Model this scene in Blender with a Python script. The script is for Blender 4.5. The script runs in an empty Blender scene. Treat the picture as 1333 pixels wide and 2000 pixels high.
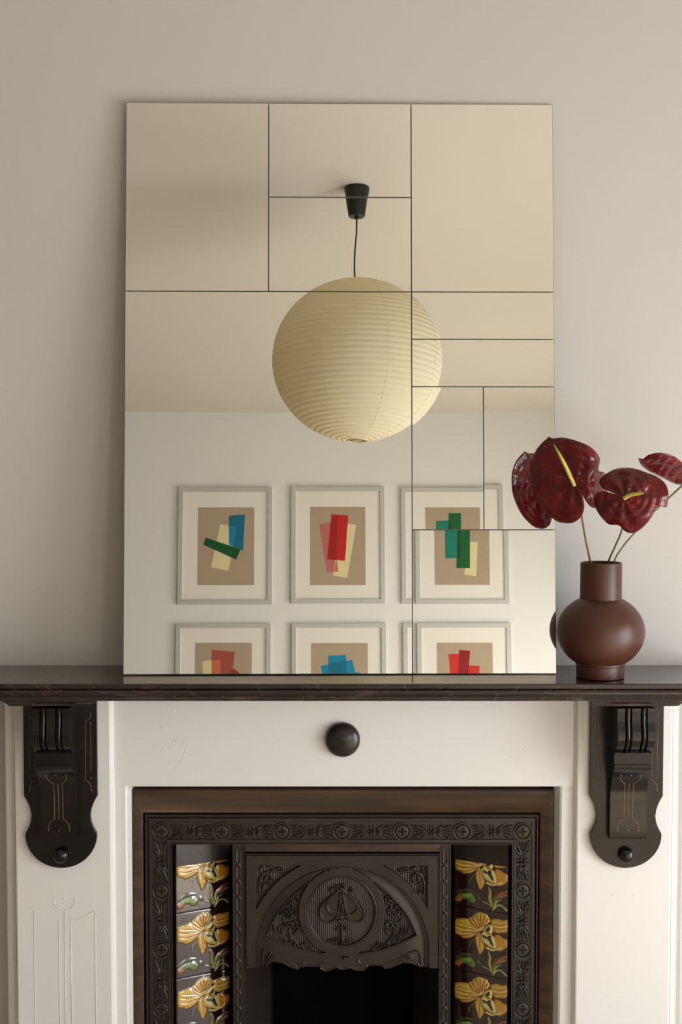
import bpy, bmesh, math, random
import numpy as np
from mathutils import Matrix, Vector
random.seed(4)
R = math.radians
SC = bpy.context.scene
COL = SC.collection

# ------------------------------------------------------------------ camera
F = 3000.0                      # focal length in pixels of the 1333 x 2000 frame
PHI = R(3.15)                   # camera pitched slightly down
CZ = 1.75
cd = bpy.data.cameras.new('camera')
cam = bpy.data.objects.new('camera', cd)
COL.objects.link(cam)
cd.sensor_fit = 'VERTICAL'; cd.sensor_height = 36.0; cd.sensor_width = 24.0
cd.lens = F / 2000 * 36.0
cd.clip_start = 0.05
cam.location = (0, 0, CZ)
cam.rotation_euler = (R(90) - PHI, 0, 0)
SC.camera = cam

# ------------------------------------------------------------------ light
SC.view_settings.view_transform = 'Standard'
SC.view_settings.look = 'None'
SC.view_settings.gamma = 1.0
SC.view_settings.use_curve_mapping = False
SC.view_settings.exposure = -0.06
w = bpy.data.worlds.new('world'); SC.world = w; w.use_nodes = True
w.node_tree.nodes['Background'].inputs[0].default_value = (0.75, 0.87, 1.0, 1)
w.node_tree.nodes['Background'].inputs[1].default_value = 1.0
def area(name, loc, rot, sx, sy, power, color, spread=180):
    l = bpy.data.lights.new(name, 'AREA'); l.shape = 'RECTANGLE'; l.size = sx; l.size_y = sy
    l.energy = power; l.color = color; l.spread = R(spread)
    o = bpy.data.objects.new(name, l); COL.objects.link(o); o.location = loc; o.rotation_euler = rot
    return o
# daylight coming in through the window of the right wall
area('window_and_fill_light', (2.56, 2.05, 1.02), (0, R(90), 0), 1.7, 1.5, 66, (0.92, 0.955, 1.0))
# daylight through the second window of the same wall, then an added fill
area('window_and_fill_light', (2.56, -0.05, 1.02), (0, R(90), 0), 1.7, 1.4, 22, (1.0, 0.98, 0.95))
area('window_and_fill_light', (2.56, -2.60, 1.02), (0, R(90), 0), 1.7, 1.4, 56, (1.0, 0.98, 0.95))  # fill added to brighten the far wall, at a made-up third window
# low sun reaching the floor through the windows
sl = bpy.data.lights.new('sun', 'SUN'); sl.energy = 17.0; sl.angle = R(1.0); sl.color = (1.0, 0.93, 0.82)
so = bpy.data.objects.new('sun', sl); COL.objects.link(so)
so.rotation_euler = Vector((-math.cos(R(42)) * math.cos(R(14)), -math.cos(R(42)) * math.sin(R(14)), -math.sin(R(42)))).to_track_quat('-Z', 'Y').to_euler()

WALL = 3.615
# ------------------------------------------------------------------ helpers
def P(px, py, Y):
    """point of the vertical plane y = Y seen in the photograph at pixel px, py"""
    a = (px - 666.5) / F; b = -(py - 1000) / F
    dy = math.cos(PHI) + math.sin(PHI) * b; dz = -math.sin(PHI) + math.cos(PHI) * b
    return Vector((a * Y / dy, Y, CZ + dz * Y / dy))
def zz(py, Y): return P(667, py, Y).z
def xx(px, py, Y): return P(px, py, Y).x

def mat(name, col, rough=0.5, metal=0.0, spec=0.5, coat=0.0, bump=0.0, bscale=60, mix=None, mscale=8, mdet=4,
        stretch=(1, 1, 1), ramp=(0.4, 0.65)):
    m = bpy.data.materials.new(name); m.use_nodes = True
    nt = m.node_tree; b = nt.nodes['Principled BSDF']
    b.inputs['Base Color'].default_value = (*col, 1); b.inputs['Roughness'].default_value = rough
    b.inputs['Metallic'].default_value = metal; b.inputs['Specular IOR Level'].default_value = spec
    b.inputs['Coat Weight'].default_value = coat; b.inputs['Coat Roughness'].default_value = 0.08
    tc = nt.nodes.new('ShaderNodeTexCoord'); mp = nt.nodes.new('ShaderNodeMapping')
    nt.links.new(tc.outputs['Object'], mp.inputs[0]); mp.inputs['Scale'].default_value = stretch
    if mix:
        n = nt.nodes.new('ShaderNodeTexNoise'); n.inputs['Scale'].default_value = mscale; n.inputs['Detail'].default_value = mdet
        cr = nt.nodes.new('ShaderNodeValToRGB')
        cr.color_ramp.elements[0].position = ramp[0]; cr.color_ramp.elements[1].position = ramp[1]
        cr.color_ramp.elements[0].color = (*col, 1); cr.color_ramp.elements[1].color = (*mix, 1)
        nt.links.new(mp.outputs[0], n.inputs[0]); nt.links.new(n.outputs[0], cr.inputs[0])
        nt.links.new(cr.outputs[0], b.inputs['Base Color'])
    if bump:
        n2 = nt.nodes.new('ShaderNodeTexNoise'); n2.inputs['Scale'].default_value = bscale; n2.inputs['Detail'].default_value = 3
        bp = nt.nodes.new('ShaderNodeBump'); bp.inputs['Strength'].default_value = bump; bp.inputs['Distance'].default_value = 0.002
        nt.links.new(mp.outputs[0], n2.inputs[0]); nt.links.new(n2.outputs[0], bp.inputs['Height'])
        nt.links.new(bp.outputs[0], b.inputs['Normal'])
    return m

M = {}
M['wall'] = mat('painted_plaster', (0.645, 0.618, 0.578), 0.7, bump=0.15, bscale=40)
M['side'] = mat('bounce_cutting_dark', (0.22, 0.20, 0.17), 0.8)  # unseen left wall made dark to cut bounced light and raise contrast
M['far'] = mat('white_plaster', (0.80, 0.80, 0.775), 0.75)
M['ceiling'] = mat('ceiling_paint', (0.67, 0.625, 0.54), 0.85)
M['floor'] = mat('oak_floor', (0.56, 0.48, 0.38), 0.45, mix=(0.49, 0.41, 0.31), mscale=3, stretch=(8, 1, 1))
M['white'] = mat('white_gloss_paint', (0.86, 0.84, 0.81), 0.32, bump=0.12, bscale=25)
M['slate'] = mat('black_slate', (0.004, 0.0035, 0.003), 0.19, spec=0.5, bump=0.12, bscale=30, mix=(0.009, 0.0075, 0.006), mscale=12)
M['boss'] = mat('dark_bronze', (0.016, 0.014, 0.011), 0.26, mix=(0.03, 0.025, 0.018), mscale=20)
M['gilt'] = mat('worn_gilt_line', (0.26, 0.14, 0.06), 0.5)
M['iron'] = mat('cast_iron', (0.031, 0.024, 0.018), 0.37, metal=0.30, spec=0.6, bump=0.15, bscale=120,
                mix=(0.044, 0.031, 0.022), mscale=6)
M['rust'] = mat('rusted_iron', (0.050, 0.032, 0.020), 0.4, metal=0.35, spec=0.6, bump=0.2, bscale=90,
                mix=(0.105, 0.056, 0.026), mscale=7, stretch=(0.5, 5, 5), ramp=(0.42, 0.7))
M['soot'] = mat('soot', (0.006, 0.005, 0.005), 0.9, spec=0.1)
M['fleck'] = mat('vase_glaze', (0.080, 0.026, 0.014), 0.40, spec=0.5, bump=0.03, bscale=200)
M['black'] = mat('black_plastic', (0.008, 0.007, 0.006), 0.4)
M['alu'] = mat('brushed_frame', (0.60, 0.595, 0.57), 0.4, metal=0.4)
M['mount'] = mat('mount_board', (0.82, 0.80, 0.74), 0.8)
M['backing'] = mat('dark_backing', (0.03, 0.027, 0.022), 0.8)
M['glassedge'] = mat('polished_glass_edge', (0.20, 0.20, 0.16), 0.4)

# brown black marble with rusty and pale veins
m = mat('brown_marble', (0.020, 0.010, 0.007), 0.17, spec=0.6, coat=0.2, bump=0.35, bscale=30, stretch=(.35, 3, 3)); M['marble'] = m
nt = m.node_tree; b = nt.nodes['Principled BSDF']
tc = nt.nodes.new('ShaderNodeTexCoord')
mp = nt.nodes.new('ShaderNodeMapping'); mp.inputs['Scale'].default_value = (1, 3.2, 2.5); nt.links.new(tc.outputs['Object'], mp.inputs[0])
n = nt.nodes.new('ShaderNodeTexNoise'); n.inputs['Scale'].default_value = 7; n.inputs['Detail'].default_value = 8; n.inputs['Distortion'].default_value = 0.8
nt.links.new(mp.outputs[0], n.inputs[0])
cr = nt.nodes.new('ShaderNodeValToRGB'); e = cr.color_ramp.elements
e[0].position = 0.35; e[0].color = (0.014, 0.009, 0.007, 1); e[1].position = 0.86; e[1].color = (0.15, 0.12, 0.10, 1)
e2 = e.new(0.60); e2.color = (0.022, 0.012, 0.009, 1)
nt.links.new(n.outputs[0], cr.inputs[0])
n2 = nt.nodes.new('ShaderNodeTexNoise'); n2.inputs['Scale'].default_value = 5; n2.inputs['Detail'].default_value = 9; n2.inputs['Distortion'].default_value = 1.2
nt.links.new(mp.outputs[0], n2.inputs[0])
cr2 = nt.nodes.new('ShaderNodeValToRGB'); e = cr2.color_ramp.elements
e[0].position = 0.488; e[0].color = (0, 0, 0, 1); e[1].position = 0.512; e[1].color = (0, 0, 0, 1); e3 = e.new(0.5); e3.color = (1, 1, 1, 1)
nt.links.new(n2.outputs[0], cr2.inputs[0])
mx = nt.nodes.new('ShaderNodeMixRGB'); mx.inputs[2].default_value = (0.075, 0.042, 0.03, 1)
nt.links.new(cr2.outputs[0], mx.inputs[0]); nt.links.new(cr.outputs[0], mx.inputs[1]); nt.links.new(mx.outputs[0], b.inputs['Base Color'])

# silvered glass
m = mat('silvered_glass', (0.895, 0.895, 0.86), 0.0, metal=1.0); M['mirror'] = m

# washi paper of the lantern: diffuse with a little light passing through
m = bpy.data.materials.new('washi_paper'); m.use_nodes = True; nt = m.node_tree; M['paper'] = m
b = nt.nodes['Principled BSDF']; b.inputs['Base Color'].default_value = (0.90, 0.84, 0.64, 1); b.inputs['Roughness'].default_value = 0.9
b.inputs['Specular IOR Level'].default_value = 0.1
tr = nt.nodes.new('ShaderNodeBsdfTranslucent'); tr.inputs[0].default_value = (0.86, 0.74, 0.46, 1)
ms = nt.nodes.new('ShaderNodeMixShader'); ms.inputs[0].default_value = 0.32
nt.links.new(b.outputs[0], ms.inputs[1]); nt.links.new(tr.outputs[0], ms.inputs[2])
nt.links.new(ms.outputs[0], nt.nodes['Material Output'].inputs[0])

# spathes
def petal_mat(name, c1, c2):
    m = mat(name, c1, 0.25, spec=0.45, coat=0.2, mix=c2, mscale=22, mdet=3)
    nt = m.node_tree; b = nt.nodes['Principled BSDF']
    tc = nt.nodes.new('ShaderNodeTexCoord')
    v = nt.nodes.new('ShaderNodeTexVoronoi'); v.inputs['Scale'].default_value = 95; v.feature = 'SMOOTH_F1'
    bp = nt.nodes.new('ShaderNodeBump'); bp.inputs['Strength'].default_value = 0.55; bp.inputs['Distance'].default_value = 0.003
    nt.links.new(tc.outputs['Object'], v.inputs['Vector']); nt.links.new(v.outputs['Distance'], bp.inputs['Height'])
    nt.links.new(bp.outputs[0], b.inputs['Normal']); nt.links.new(bp.outputs[0], b.inputs['Coat Normal'])
    return m
M['spathe'] = petal_mat('wine_red_spathe', (0.095, 0.0035, 0.005), (0.160, 0.008, 0.009))
def vcol_mat(name, rough, coat):
    m = mat(name, (1, 1, 1), rough, spec=0.95 if coat > .5 else .5, coat=coat, bump=.25, bscale=45)
    nt = m.node_tree; a = nt.nodes.new('ShaderNodeAttribute'); a.attribute_name = 'Col'
    nt.links.new(a.outputs['Color'], nt.nodes['Principled BSDF'].inputs['Base Color'])
    return m
M['glaze'] = vcol_mat('majolica_glaze', 0.12, 1.0)
M['stem'] = vcol_mat('stem_green', 0.4, 0.1)
M['spadix'] = vcol_mat('spadix_yellow', 0.5, 0.0)

def tag(o, label=None, cat=None, group=None, kind=None):
    if label: o['label'] = label
    if cat: o['category'] = cat
    if group: o['group'] = group
    if kind: o['kind'] = kind
    return o
def thing(name, label, cat, loc=(0, 0, 0), group=None):
    o = bpy.data.objects.new(name, None); COL.objects.link(o); o.location = loc; o.empty_display_size = 0.05
    return tag(o, label, cat, group)
def world(o):
    mm = o.matrix_basis.copy()
    while o.parent: o = o.parent; mm = o.matrix_basis @ mm
    return mm
def obj(name, verts, faces, ma, parent=None, smooth=False, local=False, bevel=0, col=None, ang=None, mats=None, fm=None):
    me = bpy.data.meshes.new(name)
    if parent is not None and not local:
        inv = world(parent).inverted(); verts = [inv @ Vector(v) for v in verts]
    me.from_pydata([tuple(v) for v in verts], [], faces)
    bm = bmesh.new(); bm.from_mesh(me); bmesh.ops.recalc_face_normals(bm, faces=bm.faces); bm.to_mesh(me); bm.free()
    me.materials.append(ma)
    if mats:
        for q in mats: me.materials.append(q)
    if fm is not None: me.polygons.foreach_set('material_index', fm)
    if smooth: me.polygons.foreach_set('use_smooth', [True] * len(me.polygons))
    if ang: 
        me.polygons.foreach_set('use_smooth', [True] * len(me.polygons)); me.set_sharp_from_angle(angle=R(ang))
    if col is not None:
        a = me.color_attributes.new('Col', 'FLOAT_COLOR', 'POINT')
        a.data.foreach_set('color', np.hstack([np.asarray(col, dtype=np.float32), np.ones((len(col), 1), np.float32)]).ravel())
    me.update()
    o = bpy.data.objects.new(name, me); COL.objects.link(o)
    if parent is not None: o.parent = parent
    if bevel:
        md = o.modifiers.new('bevel', 'BEVEL'); md.width = bevel; md.segments = 2; md.limit_method = 'ANGLE'; md.angle_limit = R(40)
    return o
def dup(o, parent, loc=None, mtx=None):
    c = o.copy(); COL.objects.link(c); c.parent = parent
    if mtx is not None: c.matrix_basis = mtx
    elif loc is not None: c.location = loc
    return c

BOXF = [(0, 1, 3, 2), (4, 6, 7, 5), (0, 4, 5, 1), (2, 3, 7, 6), (0, 2, 6, 4), (1, 5, 7, 3)]
def boxv(x0, x1, y0, y1, z0, z1):
    return [(x, y, z) for x in (x0, x1) for y in (y0, y1) for z in (z0, z1)]
def box(name, x0, x1, y0, y1, z0, z1, ma, parent=None, bevel=0, local=False):
    return obj(name, boxv(x0, x1, y0, y1, z0, z1), BOXF, ma, parent, bevel=bevel, local=local)
class MB:
    def __init__(s): s.v = []; s.f = []; s.c = []; s.m = []
    def add(s, v, f, c=None, m=0):
        n = len(s.v); s.v += [Vector(q) for q in v]; s.f += [tuple(i + n for i in q) for q in f]; s.m += [m] * len(f)
        if c is not None: s.c += (list(c) if not isinstance(c[0], (int, float)) else [c] * len(v))
    def box(s, *a): s.add(boxv(*a), BOXF)
    def build(s, name, ma, parent=None, **k):
        return obj(name, s.v, s.f, ma, parent, col=s.c if s.c else None, fm=s.m if any(s.m) else None, **k)

def prism_xz(poly, y0, y1):
    n = len(poly); v = [(x, y0, z) for x, z in poly] + [(x, y1, z) for x, z in poly]
    f = [tuple(range(n)), tuple(range(2 * n - 1, n - 1, -1))] + [(i, (i + 1) % n, n + (i + 1) % n, n + i) for i in range(n)]
    return v, f
def prism_xy(poly, z0, z1):
    n = len(poly); v = [(x, y, z0) for x, y in poly] + [(x, y, z1) for x, y in poly]
    f = [tuple(range(n)), tuple(range(2 * n - 1, n - 1, -1))] + [(i, (i + 1) % n, n + (i + 1) % n, n + i) for i in range(n)]
    return v, f
def prism_yz(poly, x0, x1):
    n = len(poly); v = [(x0, y, z) for y, z in poly] + [(x1, y, z) for y, z in poly]
    f = [tuple(range(n)), tuple(range(2 * n - 1, n - 1, -1))] + [(i, (i + 1) % n, n + (i + 1) % n, n + i) for i in range(n)]
    return v, f
def lathe(prof, seg=48, center=(0, 0, 0), caps=True):
    v = []; f = []; cx, cy, cz = center; n = len(prof)
    for r, z in prof:
        for k in range(seg):
            a = 2 * math.pi * k / seg; v.append((cx + r * math.cos(a), cy + r * math.sin(a), cz + z))
    for i in range(n - 1):
        for k in range(seg):
            k2 = (k + 1) % seg; f.append((i * seg + k, i * seg + k2, (i + 1) * seg + k2, (i + 1) * seg + k))
    if caps:
        if prof[0][0] > 1e-6: f.append(tuple(range(seg)))
        if prof[-1][0] > 1e-6: f.append(tuple((n - 1) * seg + k for k in range(seg)))
    return v, f
def dome_y(c, r, h, seg=40, rings=10, neck=0.0):
    """round boss standing off a wall towards -y"""
    v = []; f = []
    prof = [(r * math.cos(t), h * math.sin(t)) for t in [math.pi / 2 * i / rings for i in range(rings)]]
    prof = [(r * 0.86, -neck), (r * 0.97, -neck * 0.15)] + prof
    for rr, d in prof:
        for k in range(seg):
            a = 2 * math.pi * k / seg; v.append((c[0] + rr * math.cos(a), c[1] - d - neck, c[2] + rr * math.sin(a)))
    v.append((c[0], c[1] - h - neck, c[2])); n = len(prof)
    for i in range(n - 1):
        for k in range(seg):
            k2 = (k + 1) % seg; f.append((i * seg + k, i * seg + k2, (i + 1) * seg + k2, (i + 1) * seg + k))
    for k in range(seg): f.append(((n - 1) * seg + k, (n - 1) * seg + (k + 1) % seg, n * seg))
    f.append(tuple(range(seg)))
    return v, f
def tube(pts, rad, seg=8, cap=True):
    pts = [Vector(p) for p in pts]; n = len(pts)
    if not hasattr(rad, '__len__'): rad = [rad] * n
    v = []; f = []; up = None
    for i, p in enumerate(pts):
        t = (pts[min(i + 1, n - 1)] - pts[max(i - 1, 0)]).normalized()
        if up is None:
            up = Vector((0, 1, 0)) if abs(t.y) < 0.9 else Vector((1, 0, 0))
        up = (up - t * up.dot(t)).normalized(); s = t.cross(up)
        for k in range(seg):
            a = 2 * math.pi * k / seg; v.append(p + (up * math.cos(a) + s * math.sin(a)) * rad[i])
    for i in range(n - 1):
        for k in range(seg):
            k2 = (k + 1) % seg; f.append((i * seg + k, i * seg + k2, (i + 1) * seg + k2, (i + 1) * seg + k))
    if cap: f.append(tuple(range(seg))); f.append(tuple((n - 1) * seg + k for k in range(seg)))
    return v, f
def spline(pts, n=8, closed=False):
    pts = np.array(pts, float); m = len(pts); out = []
    rng = range(m if closed else m - 1)
    for i in rng:
        if closed: a, b_, c, d = pts[(i - 1) % m], pts[i], pts[(i + 1) % m], pts[(i + 2) % m]
        else: a, b_, c, d = pts[max(i - 1, 0)], pts[i], pts[i + 1], pts[min(i + 2, m - 1)]
        for k in range(n):
            t = k / n
            out.append(0.5 * ((2 * b_) + (-a + c) * t + (2 * a - 5 * b_ + 4 * c - d) * t * t + (-a + 3 * b_ - 3 * c + d) * t ** 3))
    if not closed: out.append(pts[-1])
    return np.array(out)

# relief modelled as a height field on a fine grid (cast and moulded ornament)
class Relief:
    def __init__(s, x0, x1, y0, y1, step):
        s.xs = np.arange(x0, x1 + step * 0.5, step); s.ys = np.arange(y0, y1 + step * 0.5, step)
        s.X, s.Y = np.meshgrid(s.xs, s.ys); s.H = np.zeros_like(s.X); s.C = None; s.step = step
    def dist(s, pts, wmax):
        """distance to a polyline and position along it, inside a margin"""
        D = np.full_like(s.X, 1e9); T = np.zeros_like(s.X); n = len(pts) - 1
        for i in range(n):
            ax, ay = pts[i]; bx, by = pts[i + 1]
            ix = (s.xs >= min(ax, bx) - wmax) & (s.xs <= max(ax, bx) + wmax); iy = (s.ys >= min(ay, by) - wmax) & (s.ys <= max(ay, by) + wmax)
            if not ix.any() or not iy.any(): continue
            g = np.ix_(iy, ix); X = s.X[g]; Y = s.Y[g]; dx, dy = bx - ax, by - ay; L = dx * dx + dy * dy + 1e-12
            t = np.clip(((X - ax) * dx + (Y - ay) * dy) / L, 0, 1); d = np.hypot(X - ax - t * dx, Y - ay - t * dy)
            m_ = d < D[g]; Dg = D[g]; Tg = T[g]; Dg[m_] = d[m_]; Tg[m_] = ((i + t) / n)[m_]; D[g] = Dg; T[g] = Tg
        return D, T
    def stroke(s, pts, w, h, sm=6, taper=False, base=None, power=0.5):
        if sm and len(pts) > 2: pts = spline(pts, sm)
        D, T = s.dist(pts, w * 1.1)
        W = w * (np.sin(np.clip(T, 0.02, 0.98) * math.pi) ** 0.6 if taper else 1.0)
        q = np.clip(1 - (D / np.maximum(W, 1e-6)) ** 2, 0, None)
        mask = q > 0
        bb = s.H if base is None else base
        s.H = np.where(mask, np.maximum(s.H, bb + h * q ** power), s.H) if h > 0 else np.where(mask, s.H + h * q ** power, s.H)
        return mask
    def inside(s, poly):
        ins = np.zeros(s.X.shape, bool); n = len(poly)
        for i in range(n):
            x1, y1 = poly[i]; x2, y2 = poly[(i + 1) % n]
            if y1 == y2: continue
            c = ((y1 > s.Y) != (y2 > s.Y)) & (s.X < (x2 - x1) * (s.Y - y1) / (y2 - y1) + x1); ins ^= c
        return ins
    def edge(s, poly, wmax):
        p = list(map(tuple, poly)); D, _ = s.dist(p + [p[0]], wmax); return D
    def build(s, name, mapf, ma, parent, mask=None, back=0.004, local=False, smooth=True):
        ny, nx = s.X.shape
        if mask is None: mask = np.ones((ny, nx), bool)
        V = mapf(s.X, s.Y, s.H)                       # ny,nx,3
        B = mapf(s.X, s.Y, np.full_like(s.H, -back))
        cell = mask[:-1, :-1] & mask[1:, :-1] & mask[:-1, 1:] & mask[1:, 1:]
        idx = np.arange(ny * nx).reshape(ny, nx)
        q = np.stack([idx[:-1, :-1], idx[:-1, 1:], idx[1:, 1:], idx[1:, :-1]], -1)[cell]
        verts = [tuple(v) for v in V.reshape(-1, 3)]; faces = [tuple(int(k) for k in r) for r in q]
        pad = np.zeros((ny + 1, nx + 1), bool); pad[1:-1, 1:-1] = cell
        bi = {}
        Bf = B.reshape(-1, 3)
        def bk(k):
            if k not in bi: bi[k] = len(verts); verts.append(tuple(Bf[k]))
            return bi[k]
        for (jj, ii) in zip(*np.where(cell)):
            for (dj, di, a, b_) in ((-1, 0, (0, 0), (0, 1)), (1, 0, (1, 1), (1, 0)), (0, -1, (1, 0), (0, 0)), (0, 1, (0, 1), (1, 1))):
                if not pad[jj + 1 + dj, ii + 1 + di]:
                    k1 = int(idx[jj + a[0], ii + a[1]]); k2 = int(idx[jj + b_[0], ii + b_[1]])
                    faces.append((k2, k1, bk(k1), bk(k2)))
        col = None
        if s.C is not None:
            col = s.C.reshape(-1, 3); extra = len(verts) - len(col)
            if extra > 0: col = np.vstack([col, np.tile([[0.03, 0.02, 0.015]], (extra, 1))])
        used = np.zeros(len(verts), bool)
        for fc in faces:
            for k in fc: used[k] = True
        mp_ = np.cumsum(used) - 1
        verts = [v for v, u in zip(verts, used) if u]; faces = [tuple(int(mp_[k]) for k in fc) for fc in faces]
        if col is not None: col = col[used]
        o = obj(name, verts, faces, ma, parent, local=local, col=col)
        if smooth:
            o.data.polygons.foreach_set('use_smooth', [True] * len(o.data.polygons)); o.data.set_sharp_from_angle(angle=R(65))
        return o
def planemap(Y):
    cp, sp = math.cos(PHI), math.sin(PHI)
    def f(X, Yp, H):
        YY = Y - H; a = (X - 666.5) / F; b_ = -(Yp - 1000) / F; dy = cp + sp * b_; dz = -sp + cp * b_
        return np.stack([a * Y / dy, YY, CZ + dz * Y / dy], -1)
    return f

# ================================================================== THE ROOM
XL, XR, YB, ZC = -2.45, 2.60, -4.13, 3.383
OPX0, OPX1 = xx(266, 1600, WALL), xx(1076, 1600, WALL); OPZ = zz(1546, WALL)
mb = MB()
mb.box(XL - .1, OPX0, WALL, WALL + .5, 0, ZC); mb.box(OPX1, XR + .1, WALL, WALL + .5, 0, ZC); mb.box(OPX0, OPX1, WALL, WALL + .5, OPZ, ZC)
tag(mb.build('wall_front', M['wall']), kind='structure')
tag(box('wall_back', XL - .1, XR + .1, YB - .1, YB, 0, ZC, M['far']), kind='structure')
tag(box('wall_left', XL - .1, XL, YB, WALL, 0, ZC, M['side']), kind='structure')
# right wall with two window openings, plus a third added to light the far wall
mb = MB(); x0, x1 = XR, XR + .25
WS = [(1.28, 2.82), (-0.77, 0.67), (-3.32, -1.88)]; WZ = (0.12, 1.92)
ys = [WALL] + [q for w_ in WS for q in (w_[1], w_[0])] + [YB]
for k in range(0, len(ys), 2): mb.box(x0, x1, ys[k + 1], ys[k], 0, ZC)
for q in WS: mb.box(x0, x1, q[0], q[1], 0, WZ[0]); mb.box(x0, x1, q[0], q[1], WZ[1], ZC)
tag(mb.build('wall_right', M['wall']), kind='structure')
for i, q in enumerate(WS):  # the last of these is made up, to go with the far-wall fill
    wn = bpy.data.objects.new('window_%d' % (i + 1), None); COL.objects.link(wn); wn.location = (XR + .1, q[0], WZ[0]); tag(wn, kind='structure')
    t = 0.05; xa, xb = XR + .08, XR + .13; zm = (WZ[0] + WZ[1]) / 2
    box('frame_side', xa, xb, q[0], q[0] + t, WZ[0], WZ[1], M['white'], wn); box('frame_side', xa, xb, q[1] - t, q[1], WZ[0], WZ[1], M['white'], wn)
    for z in (WZ[0], zm - .025, WZ[1] - t): box('frame_rail', xa, xb, q[0] + t, q[1] - t, z, z + t, M['white'], wn)
tag(box('floor', XL - .1, XR + .1, YB - .1, WALL + .5, -.1, 0, M['floor']), kind='structure')
tag(box('ceiling', XL - .1, XR + .25, YB - .1, WALL + .5, ZC, ZC + .1, M['ceiling']), kind='structure')

# ================================================================== MARBLE SHELF
ZS = zz(1335.5, 3.35)                # top of the shelf
ZB = zz(1369.5, 3.352)               # underside
prof = [(WALL, ZS), (3.350, ZS), (3.3475, ZS - .002), (3.3475, ZS - .0105), (3.351, ZS - .0125)]
for k in range(9):
    a = math.pi * k / 8; prof.append((3.355 - .0065 * math.sin(a) * 1.0 - .001, ZS - .0125 - .0155 * (1 - math.cos(a)) / 2))
prof += [(3.357, ZS - .0295), (3.3565, ZS - .033), (3.354, ZB + .001), (3.355, ZB), (WALL, ZB)]
v, f = prism_yz(prof, -0.86, 0.865)
shelf = obj('mantel_shelf', v, f, M['marble'], ang=30)
tag(shelf, 'dark brown veined marble mantel shelf with moulded front edge under the mirror', 'mantel shelf')

# ================================================================== PAINTED SURROUND
CX = xx(671, 1500, 3.5)
sur = thing('fireplace_surround', 'white painted wooden fireplace surround with pilasters below the marble shelf', 'fireplace', (CX, 3.5, 0))
YP, YF, YI = 3.500, 3.514, 3.545
WB = WALL - .0013
ZF = zz(1536.5, YF)
def paint_lines(name, lines, dots, Y, parent, rad=0.0009):
    mb = MB()
    for l in lines:
        pts = spline(l, 6) if len(l) > 2 else l
        mb.add(*tube([P(a, b_, Y) for a, b_ in pts], rad, 6))
    for (a, b_) in dots: mb.add(*dome_y(P(a, b_, Y + .0004), 0.0022, 0.0016, 10, 4))
    return tag(mb.build(name, M['white'], parent, smooth=True), kind='stuff')
pil_x = [(31, 219), (1125, 1311)]
for i, (a, b_) in enumerate(pil_x):
    xa, xb = xx(a, 1750, YP), xx(b_, 1750, YP)
    box('pilaster', xa, xb, YP, WB, 0, ZB - .0002, M['white'], sur, bevel=.004)
# narrow outer mouldings of the pilasters
for a, b_ in ((12, 31.5), (1310.5, 1330)):
    ya = 3.530
    v, f = prism_xy([(xx(a, 1700, ya), WB), (xx(a, 1700, ya), ya + .004), (xx(a + 3, 1700, ya), ya), (xx(b_ - 5, 1700, ya), ya), (xx(b_, 1700, ya), ya - .006), (xx(b_, 1700, ya), WB)], 0, ZB)
    obj('side_moulding', v, f, M['white'], sur)
box('frieze', xx(219, 1450, YF), xx(1125, 1450, YF), YF, WB, ZF, ZB, M['white'], sur, bevel=.002)
# bead between frieze panel and pilasters
for a, b_ in ((219, 225), (1119, 1125)):
    v, f = prism_xy([(xx(a, 1700, 3.51), 3.53), (xx(a, 1700, 3.51), 3.506), (xx((a + b_) / 2, 1700, 3.51), 3.5075), (xx(b_, 1700, 3.51), YF + .001), (xx(b_, 1700, 3.51), 3.53)], 0, ZB)
    if a > 600: v, f = prism_xy([(xx(a, 1700, 3.51), 3.53), (xx(a, 1700, 3.51), YF + .001), (xx((a + b_) / 2, 1700, 3.51), 3.5075), (xx(b_, 1700, 3.51), 3.506), (xx(b_, 1700, 3.51), 3.53)], 0, ZB)
    obj('bead', v, f, M['white'], sur)
for side, (a, b_, c) in enumerate(((219, 246, 259.8), (1125, 1097, 1081.6))):
    ya = 3.5165
    v, f = prism_xy([(xx(a, 1700, ya), WB), (xx(a, 1700, ya), ya), (xx(b_, 1700, ya), ya), (xx((b_ * .75 + c * .25), 1700, ya), ya + .003), (xx(c, 1700, YI), YI + .004), (xx(c, 1700, YI), WB)], 0, ZF)
    obj('jamb', v, f, M['white'], sur)
boss = MB(); boss.add(*dome_y(P(669.8, 1443.5, YF), 34.5 * YF / F, 0.020, 56, 14, neck=0.007))
tag(boss.build('boss', M['boss'], sur, ang=50), 'round dark bronze boss in the middle of the white frieze')
# incised decoration that still shows through the paint
inc = lambda dx: [[(67 + dx, 1777), (69 + dx, 2060)], [(115 + dx, 1797), (118 + dx, 2060)], [(126 + dx, 1777), (129 + dx, 2060)], [(138.5 + dx, 1797), (141 + dx, 2060)],
                  [(186 + dx, 1776), (188 + dx, 2060)], [(138.5 + dx, 1796), (152 + dx, 1795), (170 + dx, 1788), (186 + dx, 1776)],
                  [(126 + dx, 1777), (135 + dx, 1776), (144 + dx, 1768), (148 + dx, 1757)], [(126 + dx, 1777), (117 + dx, 1776), (108 + dx, 1768), (105 + dx, 1757)]]
paint_lines('incised_pattern', inc(0), [(106, 1755), (126, 1755), (147, 1755)], YP, sur, 0.0010)
paint_lines('incised_pattern', [], [(1197, 1748), (1237, 1748)], YP, sur)
paint_lines('incised_pattern', [[(342, 1450), (350, 1440), (362, 1449)][:2], [(340, 1440), (341, 1455), (335, 1461), (321, 1462)], [(364, 1450), (361, 1470), (352, 1490), (341, 1501)]],
            [(318, 1420), (341, 1386), (320, 1462)], YF, sur, 0.0006)
paint_lines('incised_pattern', [], [(1024, 1462), (997, 1478)], YF, sur, 0.0006)

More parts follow.
